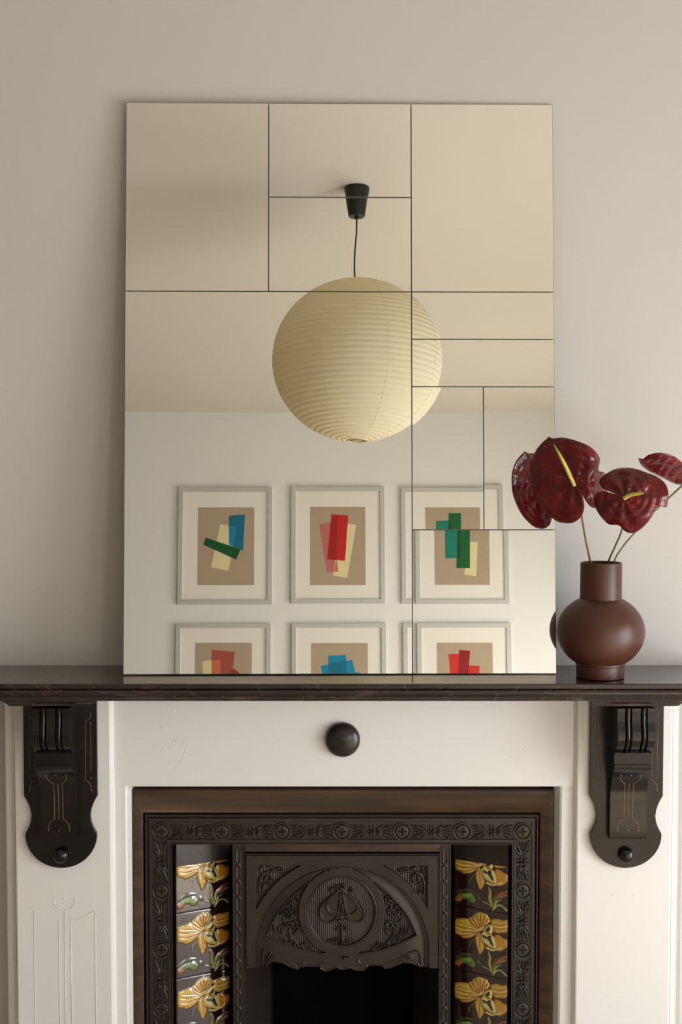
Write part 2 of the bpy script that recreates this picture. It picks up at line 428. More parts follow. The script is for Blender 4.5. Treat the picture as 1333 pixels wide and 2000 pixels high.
# ================================================================== CORBELS
S = YP / F * 1.0015                    # metres per photograph pixel on the pilaster face
def make_corbel(px, label):
    o0 = P(px, 1540, YP); root = thing('corbel', label, 'bracket', (o0.x, YP, o0.z), 'black slate corbels')
    zpx = lambda y: (1540 - y) * S
    # back plate outline (half)
    half = [(72.3, 1358.5), (72.3, 1552), (69, 1557), (63.5, 1568), (59.5, 1580), (58, 1592), (59.5, 1604), (63.5, 1615), (69.5, 1626)]
    arc = [(70.5 * math.cos(t), 1629 + 67 * math.sin(t)) for t in [math.pi / 2 * k / 14 for k in range(15)]]
    h = half + arc
    poly = [(x * S, zpx(y)) for x, y in h] + [(-x * S, zpx(y)) for x, y in h[-2::-1]]
    v, f = prism_xz(poly, -0.013, -0.0002)
    obj('back_plate', v, f, M['slate'], root, local=True, bevel=.0012)
    # scroll: profile p (out of the wall) against height, section across x with two reeds in its upper half
    pr = [(1384.2, .010), (1384, .124), (1398, .121), (1412, .122), (1428, .127), (1442, .129), (1453, .124), (1462, .112), (1469, .098), (1471, .090), (1471.2, .0865), (1494, .0865),
          (1495, .092), (1499, .0925), (1504, .087), (1511, .075), (1519, .0615), (1528, .051), (1538, .0445), (1550, .041), (1565, .039), (1636, .037), (1638, .036), (1638.2, .030)]
    hw = 36.7 * 3.405 / F
    zq = lambda y, p: min(zz(y, YP - p) - o0.z, ZB - o0.z - .0146)
    cols = []
    NX = 73
    for i in range(NX):
        u = -1 + 2 * i / (NX - 1); d = 0.0; au = abs(u)
        if 0.24 < au < 0.60:
            if 0.29 < au < 0.55: d = .009 - .0085 * math.sqrt(max(0, 1 - ((au - .42) / .13) ** 2))
            else: d = .009
        cols.append((u * hw, d))
    v = []; f = []
    for (y, p) in pr:
        up = 1.0 if (1385 < y < 1470.5) else 0.0
        for (x, d) in cols: v.append((x, -(p - d * up), zq(y, p)))
    for i in range(len(pr) - 1):
        for k in range(NX - 1): f.append((i * NX + k, i * NX + k + 1, (i + 1) * NX + k + 1, (i + 1) * NX + k))
    # sides
    for k in (0, NX - 1):
        n0 = len(v)
        for (y, p) in pr: v.append((cols[k][0], -.010, zq(y, p)))
        for i in range(len(pr) - 1): f.append((i * NX + k, (i + 1) * NX + k, n0 + i + 1, n0 + i))
    obj('scroll', v, f, M['slate'], root, local=True, ang=35)
    # cap moulding under the shelf
    x0, x1 = -90 * S, 90 * S; zt, zb = ZB - o0.z - .0001, ZB - o0.z - .0145
    v = []
    for (z, k, yk) in ((zt, 1.0, -.139), (zt - .0025, 1.0, -.139), (zt - .005, .975, -.134), (zt - .009, .93, -.130), (zb, .865, -.128)):
        v += [(x0 * k, yk, z), (x1 * k, yk, z), (x1 * k, -.0002, z), (x0 * k, -.0002, z)]
    f = [(0, 1, 2, 3), (19, 18, 17, 16)]
    for i in range(4):
        for k in range(4): f.append((i * 4 + k, i * 4 + (k + 1) % 4, (i + 1) * 4 + (k + 1) % 4, (i + 1) * 4 + k))
    tag(obj('cap_moulding', v, f, M['marble'], root, local=True), 'brown marble cap moulding')
    v, f = dome_y(((0) * S, -.0128, zpx(1669)), 15.8 * S * .97, .013, 36, 9, neck=.010)
    obj('knob', v, f, M['slate'], root, local=True, ang=50)
    # gilt lines on plate and scroll
    mb = MB(); R0 = .00065
    for sgn in (-1, 1):
        yk = -.0131
        L = [[(60, 1409), (60, 1502)], [(49.5, 1404), (49.5, 1521)], [(49.5, 1404), (54, 1402), (59, 1396), (60.5, 1386)], [(49.5, 1521), (54, 1523), (59, 1530), (60.5, 1539)]]
        for l in L: mb.add(*tube([(sgn * a * S, yk, zpx(b_)) for a, b_ in (spline(l, 6) if len(l) > 2 else l)], R0, 6))
        for (a, b_) in ((60, 1408), (60, 1516), (60.5, 1541)): mb.add(*dome_y((sgn * a * S, yk + .0004, zpx(b_)), .0018, .001, 10, 3))
    def fy(y):
        for (a, b_) in zip(pr[:-1], pr[1:]):
            if a[0] <= y <= b_[0] and b_[0] > a[0]: return -(a[1] + (b_[1] - a[1]) * (y - a[0]) / (b_[0] - a[0])) - .0001
    for l in ([(-8.5, 1530), (-8.5, 1600)], [(0, 1530), (0, 1600)], [(8.5, 1530), (8.5, 1600)],
              [(-8.5, 1600), (-14, 1603), (-20, 1612), (-21, 1621)], [(8.5, 1600), (14, 1603), (20, 1612), (21, 1621)],
              [(-8.5, 1530), (-14, 1527), (-19, 1521), (-20, 1515)], [(8.5, 1530), (14, 1527), (19, 1521), (20, 1515)]):
        pts = spline(l, 6) if len(l) > 2 else [(l[0][0], l[0][1] + (l[1][1] - l[0][1]) * k / 12) for k in range(13)]
        mb.add(*tube([(a * S * .985, fy(b_), zq(b_, -fy(b_))) for a, b_ in pts], R0, 6))
    for (a, b_) in ((-20, 1514), (0, 1514), (20, 1514), (-21, 1622), (0, 1622), (21, 1622)): mb.add(*dome_y((a * S * .985, fy(b_) + .0004, zq(b_, -fy(b_))), .0018, .001, 10, 3))
    tag(mb.build('gilt_pattern', M['gilt'], root, local=True, smooth=True), kind='stuff')
    return root
c1 = make_corbel(120.5, 'black slate scroll corbel on the left pilaster, its face in deep shade')
c2 = thing('corbel', 'dark slate scroll corbel on the right pilaster, below the vase, its scroll catching light', 'bracket',
           (P(1222.3, 1540, YP).x, YP, P(1222, 1540, YP).z), 'black slate corbels')
for ch in list(c1.children): dup(ch, c2)

# ================================================================== CAST IRON INSERT
ins = thing('fireplace_insert', 'cast iron fireplace insert with arched hood and orchid tiles', 'fireplace', (CX, YI, 0))
YO = 3.556; SI = YO / F * 1.001; ZLOW = 0.02
def frame_sweep(name, o, i_, prof, ma, bottom=ZLOW):
    """o, i_ = (left, top, right) pixels on the plane; prof = (fraction, Y)"""
    v = []; f = []
    for (t, Y) in prof:
        l, tp, r = [a + (b_ - a) * t for a, b_ in zip(o, i_)]
        xl, xr, zt = xx(l, 1750, YO), xx(r, 1750, YO), zz(tp, YO)
        v += [(xl, Y, bottom), (xl, Y, zt), (xr, Y, zt), (xr, Y, bottom)]
    for k in range(len(prof) - 1):
        for j in range(3): f.append((k * 4 + j, k * 4 + j + 1, k * 4 + j + 5, k * 4 + j + 4))
    return obj(name, v, f, ma, ins, ang=50)
frame_sweep('outer_frame', (261.5, 1539.5, 1079.5), (281, 1586, 1054), [(0, WB), (0, 3.545), (.04, 3.5425), (.12, 3.5425), (.3, 3.5435), (.6, 3.546), (.85, 3.549), (1, 3.552), (1.0, 3.566)], M['rust'])
frame_sweep('inner_moulding', (281, 1586, 1054), (295, 1600.5, 1042), [(0, 3.566), (.2, 3.562), (.22, 3.552), (.35, 3.549), (.5, 3.549), (.6, 3.553), (.62, 3.5605), (.8, 3.5605), (.82, 3.553), (1, 3.553)], M['iron'])
frame_sweep('ornament_frame', (295, 1600.5, 1042), (337, 1649, 1000), [(0, 3.553), (.08, 3.553), (.10, 3.5565), (.78, 3.5565), (.80, 3.5535), (.90, 3.5535), (.91, 3.556), (.95, 3.556), (.96, 3.553), (1.0, 3.553), (1.0, 3.66)], M['iron'])
# roundels and leaf panels, one mesh each shared by all copies (local units: photograph pixels * SI)
def localmap(X, Yp, H): return np.stack([X * SI, -H * SI * 1.45, Yp * SI], -1)
r_ = Relief(-18.5, 18.5, -18.5, 18.5, 0.72)
rad = np.hypot(r_.X, r_.Y)
r_.H = np.where(rad < 13.2, 3.0, np.where(rad < 15.0, 0.2, 3.1)); r_.H = np.where((rad > 14.6) & (rad < 18.2), 3.1 - 0.25 * np.abs(rad - 16.6), r_.H)
r_.H = np.where(rad < 13.2, 2.4 + 0.9 * np.sqrt(np.clip(1 - (rad / 13.4) ** 2, 0, 1)), r_.H)
for q in (((-6, 0), (6, 0)), ((0, -6), (0, 6))): r_.stroke(q, 1.0, -1.8, sm=0)
for q in ((-6, 0), (6, 0), (0, 6), (0, -6), (0, 0)): r_.stroke((q, (q[0] + .01, q[1])), 1.7, -1.6, sm=0)
roundel = r_.build('roundel', localmap, M['iron'], ins, mask=rad < 18.3, back=0.5, local=True)
l_ = Relief(-42, 42, -14.5, 14.5, 0.72)
l_.H[:] = -0.4
for sx in (-1, 1):
    l_.stroke([(sx * 9, 0), (sx * 24, 0), (sx * 38, 0)], 1.9, 3.2, taper=True)
    for sy in (-1, 1):
        for pts, w_ in (([(9, 2.5), (17, 3.8), (28, 8), (41, 13)], 3.1), ([(9, 4.5), (15, 8.0), (22, 12.8)], 2.9), ([(25, 3.6), (32, 5.4), (38, 6.0)], 1.3), ([(27, 11.5), (33, 13.2)], 1.2),
                        ([(1.2, 3.0), (3.6, 7.5), (3.2, 12.5)], 2.0)):
            l_.stroke([(sx * a, sy * b_) for a, b_ in pts], w_, 3.2, taper=True)
        l_.stroke([(sx * 2.2, sy * 2.0), (sx * 5.2, sy * 3.6)], 2.1, 3.6, sm=0)
l_.stroke(((0, 0), (0.01, 0)), 1.6, -2.6, sm=0)
lr = np.hypot(np.abs(l_.X) - 58.8, l_.Y)
l_mask = lr > 19.0
leafp = l_.build('leaf_panel', localmap, M['iron'], ins, mask=l_mask, back=0.5, local=True)
inv = world(ins).inverted()
def place(o, px, py, rot, first):
    p = inv @ P(px, py, YO + .0012); mt = Matrix.Translation(p) @ Matrix.Rotation(rot, 4, 'Y')
    if first: o.matrix_basis = mt
    else: dup(o, ins, mtx=mt)
fr = True
rx = [315.5 + 117.55 * k for k in range(7)]
for x_ in rx: place(roundel, x_, 1623.5, 0, fr); fr = False
for x_ in (rx[0], rx[-1]):
    for k in range(1, 6): place(roundel, x_, 1623.5 + 115.5 * k, 0, False)
fr = True
for k in range(6): place(leafp, rx[0] + 117.55 * (k + .5), 1623.5, 0, fr); fr = False
for x_ in (rx[0], rx[-1]):
    for k in range(5): place(leafp, x_, 1623.5 + 115.5 * (k + .5) , R(90), False)

# guilloche strips beside the tiles
g_ = Relief(-11, 11, 0, 740, 0.8)
g_.H[:] = 0.3
for sx in (-1, 1): g_.H = np.where((np.abs(g_.X - sx * 10) < 1.2), 2.6, g_.H)
pts1 = []; y = 0; s_ = 1
while y < 740:
    pts1 += [(s_ * 4.3, y + 5), (s_ * 4.3, y + 26)]; y += 32; s_ = -s_
for mir in (1, -1):
    g_.stroke([(mir * a, b_) for a, b_ in pts1], 1.5, 2.6, sm=0, base=np.full_like(g_.H, 0.3))
y = 30.5
strip = g_.build('guilloche_strip', lambda X, Yp, H: np.stack([X * SI, -H * SI, -Yp * SI], -1), M['iron'], ins, back=0.5, local=True)
strip.location = inv @ P(466, 1657, 3.5625)
s2 = dup(strip, ins); s2.location = inv @ P(870, 1657, 3.5625)
for a in (466, 870):
    box('strip_backing', xx(a - 11.5, 1700, 3.563), xx(a + 11.5, 1700, 3.563), 3.5635, 3.578, ZLOW, zz(1649, 3.563), M['iron'], ins)
# plain band across the top of the hood, and side fillets
box('top_band', xx(478, 1655, 3.562), xx(859, 1655, 3.562), 3.5605, 3.66, zz(1664, 3.56), zz(1648.5, 3.56), M['rust'], ins, bevel=.001)

# hood: arch, medallion, lobes and shaped lower edge
cx0, cy0 = 668.3, 1857.0
h_ = Relief(480, 857, 1666, 1906, 0.75); X, Yy = h_.X, h_.Y
k1 = 1.0 / SI
dx = X - cx0; dy = Yy - cy0
rr = np.hypot(dx, np.minimum(dy, 0)) ; rr = np.where(dy > 0, np.abs(dx), np.hypot(dx, dy))
H = np.full_like(X, 0.0)                                # in millimetres
H += 9.0                                                # face of the square frame and arch band
inner = rr < 170
H = np.where(rr < 170, 3.5, H)                          # dark groove round the arch
H = np.where(rr < 165, 5.0, H); H = np.where(rr < 162.5, 2.0, H)
dome = 5.5 - 3.5 * np.clip((rr - 118) / 40, 0, 1) ** 2
H = np.where(rr < 160, dome + 0.4, H)
# spandrels
for sx in (-1, 1):
    e_ = (sx * dx > 0) & (sx * dx < 167) & (rr > 187) & (Yy > 1687.5) & (dy < -20)
    H = np.where(e_, 4.0 + 0.5 * np.sin(X * 2 * math.pi / 4.6), H)
h_.H = H
for sx in (-1, 1):
    B_ = lambda pts: [(cx0 + sx * a, b_) for a, b_ in pts]
    base4 = np.full_like(H, 4.2)
    for pts, w_ in (([(160, 1744), (161, 1728), (158, 1712), (150, 1702), (136, 1700), (114, 1700)], 2.2), ([(158, 1712), (147, 1704), (137, 1710), (142, 1719), (150, 1716), (148, 1710)], 2.0),
                    ([(112, 1697), (124, 1693), (132, 1696), (145, 1690)], 2.2), ([(154, 1704), (159, 1697), (156, 1691)], 1.8), ([(139, 1719), (146, 1725), (154, 1722)], 1.8),
                    ([(150, 1742), (154, 1733), (153, 1724)], 1.4)):
        h_.stroke(B_(pts), w_, 3.2, base=base4)
# frame edge
ed = np.minimum(np.minimum(X - 480, 857 - X), Yy - 1666)
h_.H = np.where(ed < 2.4, 4.5, h_.H)
# medallion
mx_, my_ = 668.0, 1778.6; mr = np.hypot(X - mx_, (Yy - my_) * 0.985)
h_.H = np.where(mr < 84, np.maximum(h_.H, 6.0), h_.H) * (mr < 84) + h_.H * (mr >= 84)
h_.H = np.where((mr < 69), 3.0, h_.H)
h_.H = np.where((mr > 64.5) & (mr < 69.5), 6.6 - 0.28 * (mr - 67) ** 2 , h_.H)
fld = mr < 63.5
h_.H = np.where(fld, 3.0 + 0.5 * np.sin((X - mx_) * 2 * math.pi / 3.95), h_.H)
b3 = np.full_like(H, 3.4)
def med(z): return [(590 + a / 8.33, 1680 + b_ / 8.33) for a, b_ in z]      # from detail measurements
spade = med([(650, 440), (600, 480), (500, 560), (400, 640), (320, 730), (295, 830), (330, 930), (410, 990), (480, 985), (560, 930), (650, 915), (740, 925), (830, 975), (910, 990), (980, 950), (1015, 850), (1000, 760), (930, 670), (820, 590), (720, 520), (660, 440)])
sm_ = spline(spade, 5)
ins_ = h_.inside(sm_)
h_.H = np.where(ins_, 3.6, h_.H)
h_.stroke([tuple(q) for q in sm_], 2.0, 3.6, sm=0, base=b3)
for z_, w_, hh in (([(620, 470), (540, 560), (440, 640), (410, 720), (430, 800), (500, 860), (580, 870)], 1.7, 2.6), ([(690, 470), (760, 560), (860, 640), (905, 720), (890, 800), (830, 850), (740, 870)], 1.7, 2.6),
                   ([(635, 430), (625, 600), (590, 820)], 1.6, 2.8), ([(660, 430), (680, 600), (730, 850)], 1.6, 2.8), ([(652, 700), (632, 800), (655, 870), (680, 810), (655, 700)], 1.1, 2.4),
                   ([(560, 910), (640, 890), (760, 890)], 1.6, 2.6), ([(560, 400), (610, 400), (650, 385), (700, 400)], 1.8, 2.6),
                   ([(570, 410), (580, 470), (550, 520), (500, 510), (470, 470), (500, 430)], 1.4, 2.2), ([(690, 410), (720, 480), (780, 500), (830, 470), (790, 440)], 1.4, 2.2),
                   ([(655, 900), (655, 1100), (660, 1250), (660, 1350)], 1.8, 3.0), ([(640, 940), (655, 1010), (690, 950)], 1.6, 2.8), ([(600, 960), (640, 1020)], 2.4, 2.2), ([(720, 960), (680, 1020)], 2.4, 2.2),
                   ([(560, 1110), (610, 1080), (650, 1060)], 2.2, 2.2), ([(670, 1160), (690, 1110), (740, 1100), (750, 1120)], 1.3, 2.6), ([(760, 1080), (700, 1050)], 2.2, 2.2),
                   ([(660, 1150), (665, 1300)], 2.6, 3.2)):
    h_.stroke(med(z_), w_ + .35, hh + .9, base=b3)
for k in range(5):
    for sg in (-1, 1):
        a = 40 + 46 * k; h_.stroke(med([(655 + sg * 8, 1235 + 2 * k), (655 + sg * (a * .75), 1245 + 4 * k), (655 + sg * a, 1275 + k * 3), (655 + sg * (a + 4), 1350 - 15 * k)]), 1.25, 2.5, base=b3)
# side lobes
for sx in (-1, 1):
    ar = spline([(65, 1722), (96, 1748), (128, 1785), (146.5, 1824)], 8); bt = spline([(146.5, 1824), (112, 1841), (74, 1854), (33, 1861)], 8)
    inn = [(84.5 * math.sin(t), my_ - 84.5 * math.cos(t)) for t in np.linspace(R(157), R(47), 24)]
    poly = [(cx0 + sx * a, b_) for a, b_ in list(map(tuple, ar)) + list(map(tuple, bt))[1:] + inn]
    il = h_.inside(poly)
    h_.H = np.where(il, 1.8 + 0.6 * np.sin(X * 2 * math.pi / 4.3), h_.H)
    for q in (ar, bt):
        h_.stroke([(cx0 + sx * a, b_) for a, b_ in q], 1.7, 2.4, sm=0, base=np.full_like(H, 4.6))
    b2 = np.full_like(H, 2.2)
    def lob(z): return [(cx0 + sx * (cx0 - (480 + a / 6.665)), 1740 + b_ / 6.665) for a, b_ in z]
    for z_, w_ in (([(375, 450), (400, 530), (470, 580), (520, 620), (515, 660), (545, 670), (590, 640), (580, 600), (500, 560), (470, 480)], 1.7), ([(570, 500), (590, 570), (640, 640), (720, 720)], 1.9),
                   ([(735, 680), (755, 730), (830, 755), (860, 740), (830, 715), (790, 700), (780, 660)], 1.8), ([(430, 470), (445, 530), (520, 600)], 1.6), ([(640, 550), (680, 500)], 2.2),
                   ([(530, 440), (560, 400), (600, 420), (580, 460), (540, 450)], 1.9), ([(600, 420), (640, 380), (680, 420), (650, 470), (610, 460)], 1.9), ([(560, 460), (600, 500), (640, 470)], 1.6),
                   ([(540, 340), (580, 260), (620, 200), (600, 140), (650, 100)], 1.8), ([(460, 300), (500, 250), (540, 270), (520, 310)], 1.6), ([(560, 160), (600, 100), (640, 140), (610, 180)], 1.7),
                   ([(600, 320), (560, 350), (610, 300), (620, 310)], 1.8), ([(650, 60), (690, 80), (680, 130), (640, 160)], 1.8), ([(500, 200), (540, 180), (570, 220), (540, 240)], 1.6),
                   ([(660, 640), (640, 690), (690, 740), (740, 755)], 1.6), ([(480, 360), (520, 400), (480, 440)], 1.5), ([(640, 300), (660, 240), (630, 220)], 1.5)):
        h_.stroke(lob(z_), w_, 2.9, base=b2)
# lower edge: leaves, cartouche
low = [(480, 1887.5), (519, 1887.5), (523, 1884), (535, 1876), (548, 1878), (560, 1884), (572, 1890), (582, 1891.5), (590, 1886), (624, 1885), (626, 1890), (634, 1895), (645, 1893), (656, 1889), (668, 1892.5), (684, 1889.5), (700, 1894), (713, 1893.5),
       (717, 1887), (722, 1884), (746, 1884), (752, 1890), (762, 1889), (776, 1883), (790, 1878), (806, 1880), (818, 1886), (830, 1887), (857, 1887.5)]
keep = h_.inside([(479, 1665)] + low + [(858, 1665)][:1])
keep = h_.inside(low + [(858, 1660), (479, 1660)])
body5 = np.full_like(H, 5.0)
for pts, w_ in (([(500 + 15.5, 1853), (515, 1866), (513, 1884)], 1.6), ([(519, 1886), (530, 1874), (550, 1873), (566, 1872), (580, 1876), (594, 1880)], 1.8), ([(552, 1876), (572, 1886), (585, 1889), (592, 1885)], 2.2), ([(560, 1873), (578, 1884)], 1.6),
                ([(590, 1876), (610, 1880), (628, 1880), (634, 1874)], 1.6), ([(628, 1880), (627, 1889), (636, 1893), (648, 1890), (658, 1886), (668, 1890), (680, 1886), (696, 1891), (708, 1892), (716, 1888), (714, 1882), (704, 1880), (700, 1873)], 2.2),
                ([(704, 1880), (730, 1881), (752, 1879), (774, 1872), (792, 1862), (806, 1856), (817, 1856), (821, 1864), (823, 1884)], 1.9), ([(752, 1888), (766, 1885), (782, 1878), (800, 1870), (812, 1874), (820, 1884)], 2.4),
                ([(772, 1876), (784, 1870), (790, 1874), (782, 1878)], 1.7), ([(790, 1868), (800, 1864), (804, 1870), (796, 1874)], 1.7), ([(525, 1880), (530, 1868), (538, 1862)], 1.2), ([(521, 1880), (524, 1866), (530, 1858)], 1.2)):
    h_.stroke(pts, w_, 2.6, base=body5)
for pts in ([(661, 1866.4), (680, 1866.4)], [(670.5, 1867), (670.5, 1871)]): h_.stroke(pts, 1.3, -3.0, sm=0)
h_.H = h_.H * 0.0016
hood = h_.build('hood', planemap(3.572), M['iron'], ins, mask=keep, back=0.006)
# splayed tile cheeks
XO = [xx(344, 1750, 3.560), xx(994.5, 1750, 3.560)]; XI = [xx(449, 1750, 3.628), xx(886, 1750, 3.628)]
STB = 3.578
TW = math.hypot(XO[0] - XI[0], .068); TH = 0.1565
NZ = 117
def tile_mesh():
    t = Relief(0, 108, 0, 133, 0.95)
    t.C = np.tile(np.array([0.020, 0.007, 0.004]), t.X.shape + (1,)).astype(float)
    def loc(z): return [((880 + a / 10.25) - 886, 133 - ((1770 + b_ / 10.25) - (1771 + ((880 + a / 10.25) - 886) * 0.165))) for a, b_ in z]
    t.Y = t.Y
    Y1, Y2, Y3, OR = (0.64, 0.40, 0.055), (0.78, 0.58, 0.18), (0.72, 0.60, 0.22), (0.36, 0.13, 0.012)
    GR, GL, BR, DK = (0.10, 0.16, 0.02), (0.30, 0.34, 0.07), (0.22, 0.06, 0.02), (0.012, 0.016, 0.010)
    def fill(z, c, h, rim=None, rimw=1.6, soft=5.0, edge=None):
        p = [tuple(q) for q in spline(loc(z), 5, closed=True)]; i_ = t.inside(p); d = t.edge(p, soft + 2); d = np.minimum(d, soft)
        t.H = np.where(i_, np.maximum(t.H, h * np.sqrt(np.clip(d / soft, 0, 1))), t.H); k = i_[..., None]
        t.C = np.where(k, np.array(c), t.C)
        if edge is not None:
            g = np.clip(1 - d / soft, 0, 1)[..., None] * k; t.C = t.C * (1 - .75 * g) + np.array(edge) * .75 * g
        if rim is not None: t.C = np.where((i_ & (d < rimw))[..., None], np.array(rim), t.C)
    def line(z, w_, h, c, taper=False, base=True):
        pts = loc(z); m_ = t.stroke(pts, w_, h, taper=taper, base=None if h < 0 else np.minimum(t.H, 1.0)); 
        if c is not None: t.C = np.where(m_[..., None], np.array(c), t.C)
    # leaves
    line([(480, 720), (400, 800), (385, 900)], 1.1, 0.5, (0.10, 0.10, 0.03))
    fill([(90, 1130), (150, 1060), (260, 1020), (400, 1040), (480, 1090), (380, 1100), (250, 1090), (150, 1130)], (0.055, 0.055, 0.016), 1.0, soft=3)
    fill([(90, 1260), (100, 1190), (180, 1130), (300, 1110), (420, 1120), (480, 1190), (515, 1250), (470, 1320), (390, 1310), (320, 1250), (240, 1240), (160, 1290)], GR, 1.6, soft=4)
    fill([(88, 1270), (90, 1200), (150, 1180), (220, 1200), (210, 1270), (150, 1300)], (0.30, 0.085, 0.02), 1.8, soft=4)
    fill([(240, 1160), (300, 1130), (400, 1130), (440, 1180), (380, 1200), (320, 1190)], (0.20, 0.30, 0.05), 2.2, soft=3)
    fill([(540, 1150), (600, 1200), (620, 1270), (560, 1260), (520, 1200)], (0.05, 0.07, 0.02), 1.0, soft=3)
    line([(660, 1300), (780, 1360), (880, 1450)], 1.1, 0.9, GL)
    line([(780, 990), (810, 1100), (800, 1250), (860, 1400), (885, 1460)], 3.0, 1.6, GL, taper=True)
    line([(760, 1000), (780, 1100), (760, 1200)], 2.2, 1.0, BR, taper=True)
    line([(900, 1440), (900, 1280), (980, 1150), (1150, 1080)], 5.0, 1.5, (0.12, 0.11, 0.03), taper=True)
    line([(940, 1200), (1040, 1110), (1150, 1100)], 3.4, 1.9, BR, taper=True); line([(980, 1230), (1060, 1180), (1150, 1160)], 3.0, 1.9, (0.30, 0.13, 0.02), taper=True)
    line([(890, 1440), (930, 1320), (1040, 1260)], 1.6, 1.4, GL, taper=True); line([(890, 1450), (960, 1380), (1050, 1390), (1150, 1490)], 1.5, 1.5, (0.42, 0.42, 0.14))
    line([(880, 1450), (840, 1540)], 1.2, 0.8, GL)
    # petals
    fill([(85, 320), (160, 280), (280, 275), (370, 300), (440, 400), (590, 520), (560, 590), (480, 650), (380, 695), (260, 700), (170, 640), (88, 580)], Y1, 2.6, edge=OR)
    for z in ([(150, 350), (260, 400), (400, 450), (560, 530)], [(130, 430), (260, 480), (400, 500), (560, 545)], [(130, 520), (260, 570), (400, 570), (550, 560)], [(200, 640), (320, 640), (460, 600), (560, 570)]): line(z, 1.0, -0.9, OR)
    for z in ([(110, 470), (240, 520), (400, 535), (540, 550)], [(170, 580), (300, 610), (430, 590)], [(180, 400), (300, 430), (430, 470)]): line(z, .9, 0.5, Y2)
    fill([(820, 320), (950, 290), (1060, 320), (1160, 330), (1160, 560), (1040, 590), (900, 570), (850, 440)], Y1, 2.4, edge=OR)
    for z in ([(900, 400), (1020, 430), (1150, 400)], [(900, 480), (1020, 500), (1150, 490)]): line(z, 1.0, -0.8, OR)
    line([(900, 440), (1020, 465), (1150, 440)], .9, .5, Y2)
    fill([(510, 640), (600, 580), (640, 740), (700, 880), (650, 1000), (590, 1045), (550, 940), (500, 790)], Y1, 2.6, edge=OR)
    line([(575, 640), (600, 800), (610, 960)], .9, -.8, OR); line([(550, 680), (570, 820), (595, 980)], .9, .5, Y2)
    fill([(900, 640), (1000, 630), (1080, 690), (1160, 740), (1160, 880), (1060, 960), (990, 970), (900, 900)], (0.60, 0.28, 0.02), 2.6, edge=OR)
    fill([(370, 390), (360, 340), (390, 270), (450, 240), (490, 190), (550, 165), (620, 155), (680, 185), (750, 200), (780, 260), (810, 300), (780, 380), (700, 430), (660, 520), (560, 550), (480, 500), (420, 460)], Y1, 3.0, rim=Y2, rimw=1.5)
    for z in ([(400, 330), (480, 420), (570, 490)], [(430, 260), (520, 380), (590, 470)], [(520, 190), (570, 330), (610, 460)], [(620, 180), (620, 330), (625, 450)], [(710, 210), (670, 330), (640, 450)], [(770, 290), (700, 380), (650, 460)]): line(z, 1.3, -1.1, OR)
    fill([(660, 540), (700, 460), (790, 410), (870, 430), (865, 540), (840, 610), (760, 580)], Y3, 3.4, edge=Y1, soft=4)
    fill([(720, 540), (760, 480), (810, 455), (830, 480), (810, 545), (760, 555)], DK, 3.6, soft=2)
    fill([(615, 650), (640, 580), (700, 560), (770, 610), (850, 630), (930, 720), (955, 860), (940, 920), (850, 910), (740, 850), (650, 770)], Y3, 3.6, edge=Y1, soft=5)
    fill([(665, 640), (710, 630), (770, 680), (750, 705), (700, 695)], DK, 3.9, soft=2)
    fill([(780, 650), (840, 640), (850, 720), (880, 790), (895, 860), (850, 840), (800, 760), (760, 710)], DK, 3.9, soft=2)
    line([(740, 900), (850, 950), (960, 930), (1050, 900)], 2.0, 2.6, Y2)
    # rounded arris
    ed = np.minimum(np.minimum(t.X, 108 - t.X), np.minimum(t.Y, 133 - t.Y)); t.H = t.H * np.clip(ed / 3, 0, 1) - 0.8 * np.clip(1 - ed / 1.6, 0, 1)
    sx_, sz_ = TW / 108 * .992, TH / 133 * .992
    return t, lambda X, Yp, H: np.stack([X * sx_ - TW / 2, -H * 0.00085, Yp * sz_], -1)
tl, tmap = tile_mesh()
tile0 = tl.build('tile', tmap, M['glaze'], ins, back=6, local=True)
first = True
ztop = zz(1657, 3.560)
